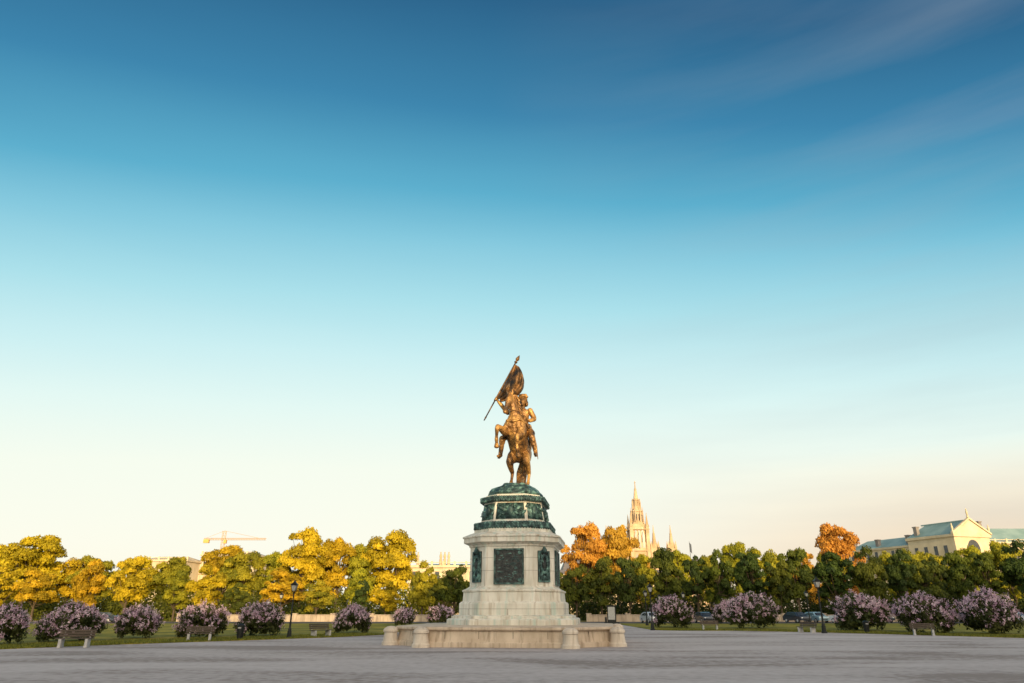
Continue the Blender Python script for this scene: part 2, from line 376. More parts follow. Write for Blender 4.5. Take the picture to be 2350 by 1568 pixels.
H.chain([((1.35,-.26,3.9),(.4,.34,.42)),((1.3,-.22,4.3),(.3,.26,.3))]); H.chain([((1.35,.26,3.85),(.4,.34,.42)),((1.3,.2,4.3),(.3,.26,.3))])
H.chain([((1.0,0,4.1),(.6,.46,.6)),((1.12,-.06,4.75),(.5,.36,.46)),((1.22,-.16,5.3),(.38,.29,.36)),((1.36,-.26,5.72),(.27,.22,.26))])
H.chain([((1.45,-.28,5.78),(.22,.21,.22)),((1.62,-.33,5.5),(.25,.24,.26)),((1.74,-.36,5.28),(.21,.2,.24))])
H.chain([((1.74,-.36,5.36),(.17,.18,.2)),((1.95,-.43,4.84),(.14,.14,.16)),((2.06,-.46,4.58),(.15,.16,.14))])
H.chain([((1.72,-.36,5.1),(.1,.11,.12)),((1.93,-.42,4.52),(.08,.1,.07))])
for s_ in(-1,1):
    H.chain([((1.40,-.3+s_*.13,5.92),.08),((1.42,-.31+s_*.2,6.10),.08),((1.5,-.32+s_*.18,6.30),.02)])
    H.e((1.72,-.35+s_*.19,5.52),(.07,.05,.06)); H.e((2.15,-.47+s_*.1,4.64),(.05,.05,.06))
    H.e((1.55,-.32+s_*.18,5.42),(.17,.07,.2))
H.chain([((1.15,-.45,3.85),(.42,.28,.5)),((1.5,-.62,3.4),.3),((1.95,-.78,3.5),.21),((2.35,-.88,3.55),.16),((2.42,-.9,3.42),.16),((2.26,-.98,3.0),.10),((2.14,-1.02,2.74),.13),((1.98,-1.05,2.56),.09)])
H.chain([((1.98,-1.05,2.56),.11),((1.86,-1.08,2.34),(.19,.18,.11))])
H.chain([((1.15,.45,3.75),(.42,.28,.5)),((1.5,.45,3.2),.3),((1.85,.4,3.02),.21),((2.14,.36,2.92),.16),((2.16,.35,2.78),.16),((2.02,.33,2.35),.10),((1.94,.32,2.08),.13),((1.8,.32,1.9),.09)])
H.chain([((1.8,.32,1.9),.11),((1.68,.32,1.68),(.19,.18,.11))])
for sd,hx,hz in((-1,0.0,.02),(1,.25,-.12)):
    y=sd
    H.chain([((-.45,y*.36,2.3),(.5,.38,.6)),((.05,y*.5,1.98),(.44,.32,.45)),((.38+hx*.5,y*.58,1.62),(.32,.25,.32)),((.0+hx*.5,y*.6,1.3),(.23,.19,.22)),((-.42+hx,y*.6,1.05+hz),(.17,.14,.18)),((-.42+hx,y*.6,.88+hz),(.13,.11,.15)),((-.22+hx,y*.6,.5+hz),.095),((-.1+hx,y*.6,.3+hz),.13),((.05+hx,y*.6,.16+hz),.1)])
    H.chain([((.05+hx,y*.6,.2+hz),.11),((.12+hx,y*.6,.03+hz),(.2,.19,.09))])
H.chain([((-.85,0,2.75),.14),((-1.2,0,2.5),.18),((-1.3,.0,1.9),.24),((-1.1,.0,1.2),.25),((-.8,.0,.6),.2),((-.6,.0,.2),.1)])
for k in range(7):
    a=-.36+.1*k
    H.chain([((-1.2,a*.4,2.0),.09),((-.95,a,1.1),.09),((-.7,a*.9,.5),.07),((-.6,a*1.1,.1),.03)])
for k in range(11):
    t=k/10; c=Vector((.85,.0,4.7)).lerp(Vector((1.2,-.22,6.0)),t)
    H.chain([((c.x-.1,c.y,c.z),.12),((c.x-.1,c.y+.3,c.z-.12),.10),((c.x+.0,c.y+.42+.08*(k%2),c.z-.34),.05)])
    if k%2: H.chain([((c.x,c.y,c.z),.1),((c.x+.1,c.y-.3,c.z-.1),.08),((c.x+.14,c.y-.38,c.z-.3),.04)])
H.chain([((1.5,-.3,6.0),.1),((1.66,-.33,5.78),.09),((1.76,-.35,5.55),.04)])
H.chain([((.95,-.74,4.0),.06),((1.7,-.45,4.12),.06),((1.76,0,4.0),.07),((1.7,.45,4.1),.06),((1.1,.78,3.95),.06)])
H.chain([((1.78,-.5,5.08),.04),((2.0,-.42,5.08),.04),((1.82,-.26,5.08),.04)])
horse=H.obj('bronze_horse_statue',M['bronze'],HL,HR,.035,2)
R_=Fig(); oy=.26
R_.chain([((-.2,oy,3.85),(.38,.42,.32)),((-.12,oy,4.25),(.29,.34,.3)),((-.05,oy,4.8),(.34,.42,.36)),((0,oy,5.1),(.24,.47,.18))])
R_.chain([((.02,oy,5.2),.17),((.06,oy,5.48),.15)])
R_.chain([((.08,oy,5.82),(.25,.21,.28)),((.14,oy,5.6),(.19,.16,.16))])
R_.chain([((.32,oy,5.84),.035),((.41,oy,5.7),.05)])
R_.e((.3,oy,5.5),(.08,.07,.06)); R_.e((.32,oy,5.59),(.04,.08,.025)); R_.e((.27,oy-.09,5.84),.04); R_.e((.27,oy+.09,5.84),.04)
for s_ in(-1,1): R_.e((.05,oy+s_*.22,5.75),(.06,.05,.09))
for k in range(13):
    a=math.pi*(k/12)-math.pi/2
    R_.e((-.04-.15*math.cos(a),oy+.27*math.sin(a),5.62+.09*(k%2)),(.12,.10,.17))
    R_.e((.02-.1*math.cos(a),oy+.24*math.sin(a),5.9+.05*(k%2)),(.1,.09,.12))
R_.chain([((.12,oy-.26,6.08),(.10,.08,.07)),((.08,oy,6.2),(.2,.2,.15)),((.02,oy+.30,6.12),(.10,.09,.08))])
for k in range(7): R_.e((.05,oy-.24+.08*k,6.26+.03*(k%2)),(.1,.07,.07))
for s_ in(-1,1):
    R_.e((0,oy+s_*.5,5.2),(.19,.17,.08))
    for k in range(5): R_.chain([((.12*math.cos(k*.8),oy+s_*(.54+.1*math.sin(k*.8)),5.18),.035),((.13*math.cos(k*.8),oy+s_*(.57+.12*math.sin(k*.8)),5.03),.03)])
R_.e((.05,oy,5.3),(.21,.2,.07))
R_.chain([((.28,oy-.3,5.1),.05),((.33,oy,4.7),.05),((.16,oy+.38,4.3),.05)])
hand=Vector((.93,-1.38,5.88))
R_.chain([((.02,oy-.48,5.12),.2),((.38,-.72,5.0),.175),((.48,-.8,5.08),.16),((.78,-1.15,5.55),.13),(tuple(hand+Vector((-.1,.12,-.2))),.10)])
R_.e(tuple(hand+Vector((-.06,.04,-.05))),(.11,.1,.13))
pd=(Vector((.8,.05,8.6))-Vector((1.0,-2.2,4.4))).normalized()
for k in range(4):
    c=hand+pd*(.08*(k-1.5)); s1=c+Vector((-.1,.02,0)); L_=[.0,.01,.0,-.015][k]
    R_.chain([(tuple(s1),.04),(tuple(c+Vector((-.02,-.1-L_,0))),.038),(tuple(c+Vector((.08,-.04,0))),.036),(tuple(c+Vector((.08,.05+L_,0))),.03)])
R_.chain([(tuple(hand+Vector((-.08,.05,-.1))),.045),(tuple(hand+pd*-.1+Vector((.02,.1,0))),.04),(tuple(hand+Vector((.09,.06,.06))),.035)])
R_.chain([((.02,oy+.5,5.12),.2),((-.05,oy+.74,4.65),.18),((.0,oy+.76,4.52),.17),((.4,oy+.58,4.32),.13),((.62,oy+.42,4.36),.09)])
R_.e((.7,oy+.36,4.38),(.11,.08,.09))
for k in range(4):
    R_.chain([((.76,oy+.4-.02*k,4.45-.06*k),.036),((.86,oy+.34,4.45-.06*k),.034),((.86,oy+.22,4.44-.06*k),.032),((.78,oy+.2,4.43-.06*k),.028)])
R_.chain([((.7,oy+.3,4.46),.042),((.8,oy+.2,4.5),.036),((.88,oy+.24,4.48),.03)])
for s_ in(-1,1):
    R_.chain([((-.1,oy+s_*.28,3.85),.31),((.35,oy*.6+s_*.75,3.45),.26),((.75,s_*.98,3.12),.19),((.7,s_*1.02,2.95),.18),((.52,s_*1.12,2.55),.17),((.42,s_*1.18,2.15),.12)])
    R_.chain([((.42,s_*1.18,2.08),.13),((.55,s_*1.2,1.98),.11),((.9,s_*1.26,1.93),.085)])
    R_.chain([((.68,s_*1.0,3.12),.24),((.64,s_*1.05,2.9),.22)])
    R_.chain([((-.35,oy+s_*.3,4.1),.22),((-.75,oy+s_*.5,3.4),.16),((-.95,oy+s_*.55,2.95),.08)])
    R_.chain([((.62,s_*1.2,1.84),.045),((.62,s_*1.32,1.86),.045)]); R_.chain([((.6,s_*1.3,1.86),.03),((.5,s_*1.28,2.5),.03)])
    R_.chain([((.72,s_*.6,4.15),.13),((.82,s_*.84,3.75),.10)])
    R_.chain([((-.5,s_*.66,2.7),(.25,.06,.22)),((.3,s_*.76,3.3),(.25,.06,.22)),((.1,s_*.6,3.7),(.25,.1,.15))])
R_.chain([((-.75,0,3.05),(.18,.45,.15)),((-.2,0,3.55),(.3,.45,.12)),((.4,0,4.1),(.16,.3,.16))])
R_.chain([((-.3,.9,3.7),.05),((-.6,1.05,2.8),.045),((-1.0,1.05,2.0),.03)])
rider=R_.obj('bronze_rider_statue',M['bronze'],HL,HR,.028,1)
mb=MB()
for s_ in(-1,1): mb.tube([(.82,oy+.28,4.42),(1.3,-.05+s_*.45,4.75),(2.0,-.43+s_*.17,4.78)],.028,6)
o=mb.obj('reins',[M['flagbronze']]); o.parent=rider
mb=MB(); b0=Vector((1.0,-2.2,4.4)); t0=Vector((.8,.05,8.6))
mb.tube([tuple(b0),tuple(b0.lerp(t0,.5)),tuple(t0-pd*.25)],[.04,.055,.05],10)
mb.tube([tuple(b0-pd*.05),tuple(b0+pd*.25)],[.02,.065],8)
mb.lathe([(.02,0),(.09,.05),(.12,.14),(.05,.2),(.09,.24),(.14,.36),(.07,.55),(.0,.68)],(0,0,0),10,T=Matrix.Translation(t0-pd*.3)@pd.to_track_quat('Z','Y').to_matrix().to_4x4())
NU,NV=46,30; vs=[]
for i in range(NU+1):
    u=i/NU; p=(hand+pd*.05).lerp(t0-pd*.4,u)
    w=.36+1.1*max(0,math.sin(math.pi*(u**1.15)))**.75
    for j in range(NV+1):
        v=j/NV; a=v*3.6-.5
        x=.42*w*math.sin(a); lat=w*(.55*(1-math.cos(min(a+.5,3.1))))*.78
        drop=-.55*w*v-.25*v*v
        fold=.08*math.sin(v*22+u*4)+.06*math.sin(v*13-u*7)+.04*math.sin(u*19+v*6)
        vs.append(tuple(p+Vector((x*.8+fold,lat*.9+fold*.5,drop*.5-lat*.22))))
fs=[(i*(NV+1)+j,(i+1)*(NV+1)+j,(i+1)*(NV+1)+j+1,i*(NV+1)+j+1) for i in range(NU) for j in range(NV)]
mb.add(vs,fs,0)
flag=mb.obj('bronze_battle_flag',[M['flagbronze']],HL,HR,smooth=True)
sm=flag.modifiers.new('thick','SOLIDIFY'); sm.thickness=.04
# ------------------------------------------------------------ foliage
def leafquads(C,Nrm,size,asp=1.5):
    n=len(C); Nrm=Nrm/np.linalg.norm(Nrm,axis=1,keepdims=True)
    r=RNG.normal(size=(n,3)); t=np.cross(Nrm,r); t/=np.linalg.norm(t,axis=1,keepdims=True)+1e-9; b=np.cross(Nrm,t)
    s=(size*RNG.uniform(.6,1.3,n))[:,None]
    return np.stack([C-t*s*asp*.5,C-b*s*.4+t*s*.1,C+t*s*asp*.5,C+b*s*.4+t*s*.1],1).reshape(-1,3)
def tree_mesh(name,kind,seed,leaf=.30,n=11000):
    rng=np.random.default_rng(seed); random.seed(seed)
    mb=MB(); W=4.0
    if kind=='round': zc,rz,nl=5.7,4.3,46
    else: zc,rz,nl=5.9,4.1,60
    tip=Vector((rng.normal(0,.2),rng.normal(0,.2),5.5))
    mb.tube([(0,0,-.1),(0.03,0,.4),(tip.x*.3,tip.y*.3,2.2),tuple(tip),(tip.x*1.5,tip.y*1.5,8.2)],[.34,.25,.2,.13,.03],8)
    lobes=[]; tries=0
    while len(lobes)<nl and tries<3000:
        tries+=1
        d=rng.normal(size=3); d/=np.linalg.norm(d); rr=rng.uniform(.35,.90)
        c=np.array([d[0]*W*rr,d[1]*W*rr,zc+d[2]*rz*rr])
        if c[2]<2.2: continue
        if kind=='round':
            c[:2]*=1-.28*max(0,(c[2]-zc)/rz); r=rng.uniform(.6,1.3)
        else: r=rng.uniform(.55,.95)
        lobes.append((c,r))
    for c,r in lobes[:22]:
        z0=rng.uniform(1.7,5); a=Vector((tip.x*z0/5.5,tip.y*z0/5.5,z0)); e=Vector(c)
        mb.tube([tuple(a),tuple(a.lerp(e,.5)+Vector((0,0,-.3))),tuple(e)],[.10,.06,.02],5)
    nb=len(mb.v); w=np.array([r*r for c,r in lobes]); w/=w.sum()
    idx=rng.choice(len(lobes),n,p=w)
    C=np.array([lobes[i][0] for i in idx]); R=np.array([lobes[i][1] for i in idx])
    d=rng.normal(size=(n,3)); d/=np.linalg.norm(d,axis=1,keepdims=True)
    d[:,2]=np.where(d[:,2]<-.3,-d[:,2]*.6,d[:,2])
    P=C+d*(R*rng.uniform(.55,1.16,n)**.7)[:,None]*np.array([1,1,.85])
    Q=leafquads(P,d+rng.normal(0,.45,(n,3)),np.full(n,leaf))
    tone_l=rng.random(len(lobes)); tone=np.clip(tone_l[idx]*.75+rng.random(n)*.35-.05,0,1)
    vs=mb.v+Q.tolist(); fs=mb.f+[[nb+4*i,nb+4*i+1,nb+4*i+2,nb+4*i+3] for i in range(n)]
    me=bpy.data.meshes.new(name); me.from_pydata(vs,[],fs)
    me.polygons.foreach_set('material_index',[0]*len(mb.f)+[1]*n)
    a=me.attributes.new('tone','FLOAT','POINT'); a.data.foreach_set('value',np.concatenate([np.zeros(nb),np.repeat(tone,4)]).astype(np.float32))
    me.materials.append(M['bark']); me.materials.append(M['gold']); me.update(); return me
ROUND=[tree_mesh('round_tree_mesh_%d'%i,'round',40+i) for i in range(6)]
BIG=[tree_mesh('big_tree_mesh_%d'%i,'round',60+i,.24,19000) for i in range(5)]
CLIP=[tree_mesh('clipped_tree_mesh_%d'%i,'clip',80+i,.26,13000) for i in range(3)]
tc_=0
def tree(name,pool,X,Y,h,w,mat):
    global tc_
    o=bpy.data.objects.new(name,pool[tc_%len(pool)]); tc_+=1
    scn.collection.objects.link(o); o.location=(X,Y,0); o.scale=(w/8.6,w/8.6,h/9.9); o.rotation_euler[2]=random.uniform(0,6.28)
    o.material_slots[1].link='OBJECT'; o.material_slots[1].material=M[mat]
for X,h,w,m in [(-83.5,8.5,7.5,'gold'),(-78.4,8.8,7,'gold'),(-71.2,10.2,6.5,'gold'),(-64,10.2,7.6,'gold'),(-56.4,8,6.6,'gold2'),(-50.2,8.7,7.2,'gold'),(-44.8,5.9,5,'green'),(-37,8.5,8.2,'gold'),(-31.8,6.5,5.5,'gold2'),(-25.2,8.3,5.2,'gold2'),(-24.4,6.2,3.8,'dgreen'),(-20.6,6.2,5.5,'gold'),(-14.8,9.4,6,'gold2'),(-9.6,9.4,5.8,'green')]:
    tree('autumn_tree',ROUND,X,120+random.uniform(-3,3),h,w,m)
for X,h,w,m in [(-118,16,16,'gold'),(-108,15.5,13,'gold'),(-99,17,15,'gold'),(-93,12.6,11,'gold'),(-85.9,12.8,10,'gold2'),(-77,12.2,11,'gold'),(-69.5,12.6,10,'gold2'),(-61.6,15.4,12.5,'gold'),(-55,13.4,10,'gold2'),(-49.7,14,9,'gold2'),(-43.4,18.2,12.6,'gold'),(-36.6,17,11,'gold'),(-30.7,15.4,9.5,'gold2'),(-25.3,18.2,12.4,'gold'),(-14,8.5,8,'green'),(-6,9,8,'green')]:
    tree('tall_autumn_tree',BIG,X,150+random.uniform(-3,3),h,w,m)
for X,h,w,m,p in [(6.5,8.4,5,'green',0),(10.7,9.4,6.2,'green',0),(14.9,10.6,7,'green',0),(19.8,10.2,6.2,'dgreen',0),(26.1,11.6,7.6,'green',0),(31.6,10.6,6.4,'dgreen',1),(35.3,11.4,6.2,'green',0),(40.1,11.4,8,'dgreen',1),(44.3,9.8,5.6,'green',0),(47.8,11.6,7,'green',0),(55.1,11.6,8.4,'dgreen',1),(60,11.8,6.2,'green',0),(64.9,11.6,6.4,'dgreen',1),(68.9,10.3,6,'green',0),(72.9,10.4,6.4,'dgreen',1),(76.6,11.0,6.2,'green',0),(80.6,11.5,7.4,'green',1),(86,12.8,7.8,'dgreen',0),(92,12.6,7,'green',0)]:
    tree('linden_tree',CLIP if p else ROUND,X,122+random.uniform(-2.5,2.5),h,w,m)
for X,Y,h,w,m in [(17.4,170,21.8,13.5,'orange'),(25.4,172,22,12.5,'orange'),(31,174,15,8,'orange'),(10,160,10,9,'green'),(34.8,150,14,9,'gold2'),(28,152,13,8,'gold2'),(41,150,13.2,8.5,'gold2'),(46.6,150,15.6,9.5,'gold2'),(52.4,150,14.4,9,'gold2'),(57,152,13,8,'green'),(61,150,13.8,8.5,'orange'),(67,150,13.6,8.5,'gold2'),(73.7,160,21,12,'orange'),(78.5,146,13.6,9,'gold2'),(87,150,14,9.5,'gold2'),(95.8,150,14.6,9.5,'gold2'),(103.5,150,16.2,10,'gold2'),(113,150,16,10,'green')]:
    tree('tall_park_tree',BIG,X,Y,h,w,m)
def mass(name,x0,x1,y0,y1,hfun,mat,n,leaf=.45):
    rng=np.random.default_rng(5); x=x0; lob=[]
    while x<x1:
        h=hfun(x)
        for _ in range(4):
            lob.append((x+rng.normal(0,1.5),rng.uniform(y0,y1),rng.uniform(.2,1)*h-1,rng.uniform(1.2,2.4)))
        x+=rng.uniform(.9,1.6)
    lob=np.array(lob); idx=rng.integers(0,len(lob),n); d=rng.normal(size=(n,3)); d/=np.linalg.norm(d,axis=1,keepdims=True)
    P=lob[idx,:3]+d*lob[idx,3:4]; P[:,2]=np.maximum(P[:,2],.1)
    Q=leafquads(P,d+rng.normal(0,.5,(n,3)),np.full(n,leaf))
    me=bpy.data.meshes.new(name); me.from_pydata(Q.tolist(),[],[(4*i,4*i+1,4*i+2,4*i+3) for i in range(n)])
    t=rng.random(len(lob))[idx]*.6+rng.random(n)*.4
    a=me.attributes.new('tone','FLOAT','POINT'); a.data.foreach_set('value',np.repeat(t,4).astype(np.float32))
    me.materials.append(M[mat]); o=bpy.data.objects.new(name,me); scn.collection.objects.link(o)
mass('distant_trees',-135,-22,172,180,lambda x:8.5+2*math.sin(x*.35),'gold2',42000)
mass('distant_trees',-22,130,176,184,lambda x:8.5+1.5*math.sin(x*.3),'green',56000)
mass('shrub_border',-100,-20,127,131,lambda x:3.2+.8*math.sin(x*.5),'green',30000,.3)
mass('shrub_border',12,100,129,133,lambda x:3.4+.8*math.sin(x*.5),'dgreen',30000,.3)
def bush_mesh(seed):
    rng=np.random.default_rng(seed); n=10000; lob=[]
    for i in range(84):
        a=rng.uniform(0,6.28); el=rng.uniform(-.6,1.5); r=rng.uniform(.5,.8)
        z=.40+.56*r*math.sin(el) if el>0 else .40+.6*r*math.sin(el)
        lob.append((r*math.cos(a)*math.cos(max(el,0))*(1-.1*(el<-.3)),r*math.sin(a)*math.cos(max(el,0))*(1-.1*(el<-.3)),max(.08,z),rng.uniform(.14,.27)))
    K=len(lob); lob=np.array(lob); idx=rng.integers(0,K,n); d=rng.normal(size=(n,3)); d/=np.linalg.norm(d,axis=1,keepdims=True)
    P=lob[idx,:3]+d*lob[idx,3:4]*rng.uniform(.4,1.05,(n,1)); P[:,2]=np.abs(P[:,2])+.01
    Q=leafquads(P,d+rng.normal(0,.6,(n,3)),np.full(n,.065))
    t=rng.random(K)[idx]*.5+rng.random(n)*.5
    nc=760; ci=rng.integers(0,K,nc); cd=rng.normal(size=(nc,3)); cd[:,2]=np.abs(cd[:,2])*.8+.05; cd/=np.linalg.norm(cd,axis=1,keepdims=True)
    cc=lob[ci,:3]; cc=cc+cd*lob[ci,3:4]*1.08; keep=np.linalg.norm(cc-np.array([0,0,.35]),axis=1)>.55; cc=cc[keep];cd=cd[keep]; nc=len(cc)
    m=15; F=np.repeat(cc,m,0)+np.repeat(cd,m,0)*rng.uniform(-.03,.10,(nc*m,1))+rng.normal(0,.022,(nc*m,3))
    Fq=leafquads(F,np.repeat(cd,m,0)+rng.normal(0,.7,(nc*m,3)),np.full(nc*m,.036),1.1)
    ft=np.repeat(rng.random(nc),m)*.7+rng.random(nc*m)*.3
    V=np.concatenate([Q,Fq]); nf=n+nc*m
    me=bpy.data.meshes.new('lilac_bush_mesh'); me.from_pydata(V.tolist(),[],[(4*i,4*i+1,4*i+2,4*i+3) for i in range(nf)])
    me.polygons.foreach_set('material_index',[0]*n+[1]*(nc*m))
    a=me.attributes.new('tone','FLOAT','POINT'); a.data.foreach_set('value',np.repeat(np.concatenate([t,ft]),4).astype(np.float32))
    me.materials.append(M['lilacleaf']); me.materials.append(M['lilac']); return me
BU=[bush_mesh(100+i) for i in range(4)]
for i,(X,Y,w,h) in enumerate([(-28.5,41.5,2.9,2.1),(-27.1,45.5,4.1,2.3),(-25.3,50,3.1,2.2),(-21.9,52.3,3.7,2.45),(-18.4,54,3.8,2.35),(-13.2,61,3.4,2.3),(-12.4,85,2.9,2.1),(-9.3,96,3.9,2.5),(17,78,4.7,3.1),(28.5,98,3.8,3.0),(24.3,74.5,5.8,3.5),(32.3,68,5.7,3.5),(34.4,61.5,5,3.1),(38.4,59.5,4.9,3.5)]):
    o=bpy.data.objects.new('lilac_bush',BU[i%4]); scn.collection.objects.link(o); o.location=(X,Y,.04); o.scale=(w/2,w/2,h/1.12); o.rotation_euler[2]=i*1.3
# ------------------------------------------------------------ street furniture
def lamp(X,Y,h):
    mb=MB(); s=h/4.0
    mb.lathe([(.17,0),(.17,.12),(.13,.16),(.12,.5),(.09,.56),(.10,.62),(.06,.75),(.05,1.6),(.065,1.64),(.05,1.7),(.04,2.9),(.06,2.94),(.04,3.0),(.05,3.2),(.02,3.25)],(0,0,0),12)
    mb.tube([(-.28,0,2.95),(.28,0,2.95)],.018,6)
    for k in range(4):
        a=math.pi/4+k*math.pi/2
        mb.tube([(0.03*math.cos(a),.03*math.sin(a),3.15),(.14*math.cos(a),.14*math.sin(a),3.3)],.015,6)
        mb.tube([(.13*math.cos(a),.13*math.sin(a),3.3),(.24*math.cos(a),.24*math.sin(a),3.72)],.014,6)
    q=lambda r,z:[(r*math.cos(math.pi/4+k*math.pi/2),r*math.sin(math.pi/4+k*math.pi/2),z) for k in range(4)]
    mb.loft([q(.15,3.27),q(.15,3.31)],0)
    mb.loft([q(.115,3.32),q(.215,3.70)],1)
    mb.loft([q(.27,3.71),q(.28,3.75),q(.12,3.9),q(.10,3.92),q(.10,3.97),q(.03,4.02)],0)
    mb.ell((0,0,4.05),(.03,.03,.05))
    o=mb.obj('street_lamp',[M['iron'],M['glass']],(X,Y,.0)); o.scale=(1.25*s,1.25*s,s)
for a in [(-15.3,51,3.7),(25.9,61.5,4.35),(13.2,69.5,4.1),(16.1,88,4.0),(38.8,96,4.1),(23,98,4.0),(20,99,3.7),(-31,98,3.9)]: lamp(*a)
def bench(X,Y,rz):
    mb=MB()
    for sx in(-.62,.62):
        mb.loft([[(sx-.07,-.26,z0),(sx+.07,-.26,z0),(sx+.07,.26,z0),(sx-.07,.26,z0)] if k else [(sx-.09,-.3,z0),(sx+.09,-.3,z0),(sx+.09,.3,z0),(sx-.09,.3,z0)] for k,z0 in enumerate([0,.1,.34,.42])])
        mb.tube([(sx,.24,.40),(sx,.33,.62),(sx,.38,.84)],.028,6,0)
    for k in range(4): mb.box((0,-.21+.14*k,.445),(1.7,.115,.045),1)
    for k in range(3): mb.box((0,.27+.035*k,.56+.12*k),(1.7,.035,.10),1)
    mb.obj('park_bench',[M['concrete'],M['wood']],(X,Y,.01),rz,bevel=.008)
for a in [(-22.9,39,math.radians(14)),(-19.6,46.6,math.radians(18)),(-13.9,54,math.radians(50)),(18.6,69.5,math.radians(-8)),(24.9,62.6,math.radians(-60)),(31.3,56.4,math.radians(-22))]: bench(*a)
def bin_(X,Y):
    mb=MB(); mb.lathe([(.20,0),(.20,.04),(.17,.06),(.19,.1),(.23,.78),(.25,.8),(.25,.86),(.2,.9),(.12,.95),(.01,.97)],(0,0,0),16)
    mb.box((0,-.235,.72),(.2,.03,.07),1); mb.obj('waste_bin',[M['iron'],M['concrete']],(X,Y,.01))
bin_(-17.8,48.6); bin_(29.4,61.4)
def wall(x0,x1,y):
    mb=MB(); L_=x1-x0; mb.box(((x0+x1)/2,y,.45),(L_,.4,.9)); mb.box(((x0+x1)/2,y,.97),(L_+.1,.55,.13))
    n=int(L_/6)
    for i in range(n+1): 
        mb.box((x0+L_*i/n,y,.56),(.7,.62,1.12)); mb.box((x0+L_*i/n,y,1.17),(.84,.76,.10))
    mb.obj('stone_wall',[M['wallstone']],bevel=.01)
wall(-52,-4,115.2); wall(12,110,115.2)
mb=MB(); mb.box((0,0,.15),(1.9,.5,.3),0); mb.box((0,0,1.25),(1.1,.3,1.9),0); mb.box((0,-.17,1.35),(.86,.05,1.5),1); mb.box((0,0,2.25),(1.25,.42,.1),0); mb.box((-.75,0,.6),(.25,.3,.6),0)
mb.obj('information_board',[M['iron'],M['glass']],(12.6,93,0),math.radians(-10),bevel=.02)
def car(X,Y,rz,paint,kind='hatch'):
    mb=MB(); Lh=2.1; W=.86
    prof=[(-Lh,.32),(-Lh-.02,.62),(-Lh+.05,.84),(-1.25,.93),(-.62,1.38),(-.3,1.45),(.95,1.44),(1.45,1.3),(1.95,.98),(Lh,.85),(Lh+.02,.4),(Lh-.1,.28)]
    if kind=='sedan': prof=[(-Lh,.32),(-Lh-.02,.62),(-Lh+.05,.82),(-1.15,.92),(-.5,1.36),(-.2,1.42),(.6,1.4),(1.25,1.0),(1.9,.97),(Lh,.85),(Lh+.02,.4),(Lh-.1,.28)]
    def wy(z): return W if z<.95 else W-(z-.95)*.42
    mb.loft([[(x,-wy(z),z) for x,z in prof],[(x,wy(z),z) for x,z in prof]],0)
    def strip(i,j,sc=.82):
        (x0,z0),(x1,z1)=prof[i],prof[j]; y0=wy(z0)*sc;y1=wy(z1)*sc
        n=Vector((-(z1-z0),0,x1-x0)).normalized()*.012
        a=.08; xa,za=x0+(x1-x0)*a,z0+(z1-z0)*a; xb,zb=x1-(x1-x0)*a,z1-(z1-z0)*a
        mb.add([(xa+n.x,-y0,za+n.z),(xa+n.x,y0,za+n.z),(xb+n.x,y1,zb+n.z),(xb+n.x,-y1,zb+n.z)],[(0,1,2,3)],1)
    strip(3,4)
    strip(6,7) if kind=='sedan' else strip(7,8)
    for s in(-1,1):
        q=[(-1.05,.97),(-.55,1.33),(.1,1.36),(.1,.97)]; mb.add([(x,s*(wy(z)+.012),z) for x,z in q],[(0,1,2,3)],1)
        q=[(.16,.97),(.16,1.36),(.8,1.34),(1.2 if kind=='sedan' else 1.45,1.02)]; mb.add([(x,s*(wy(z)+.012),z) for x,z in q],[(0,1,2,3)],1)
        for wx in(-1.3,1.3):
            T=Matrix.Translation((wx,s*(W-.08),.32))@Matrix.Rotation(math.pi/2,4,'X')
            mb.lathe([(.2,-.11),(.31,-.10),(.32,0),(.31,.10),(.2,.11)],(0,0,0),18,2,T=T)
            mb.lathe([(.19,-.125),(.19,.125)],(0,0,0),12,3,T=T)
        mb.ell((-Lh+.03,s*.62,.68),(.06,.16,.08),3); mb.ell((Lh-.02,s*.66,.78),(.05,.13,.1),4)
        mb.box((-.85,s*.96,.98),(.12,.16,.11),0)
    mb.box((-Lh-.015,0,.5),(.04,1.0,.14),2)
    mb.obj('parked_car',[paint,M['window'],M['tyre'],M['chrome'],M['taillight']],(X,Y,.01),rz,bevel=.03)
silver=carpaint('silver_paint',(.50,.53,.56)); dark=carpaint('dark_blue_paint',(.02,.03,.05)); red=carpaint('red_paint',(.40,.02,.015)); white=carpaint('white_paint',(.72,.72,.72)); blue=carpaint('pale_blue_paint',(.25,.38,.45))
r90=math.radians(90)
for a in [(-59,106,.05,dark,'sedan'),(19.6,104,r90+.2,silver,'hatch'),(27.4,105,r90+.1,dark,'hatch'),(41,106,r90+.25,dark,'hatch'),(43.9,106.5,r90+.2,blue,'hatch'),(46.8,103.5,r90+.6,silver,'sedan'),(50.5,107,r90+.2,red,'hatch'),(53.4,107,r90+.2,dark,'sedan'),(59,106,r90+.2,red,'hatch'),(66,106,r90,dark,'hatch'),(71,104,r90+.5,white,'hatch'),(75.5,106,.1,red,'sedan')]: car(*a)
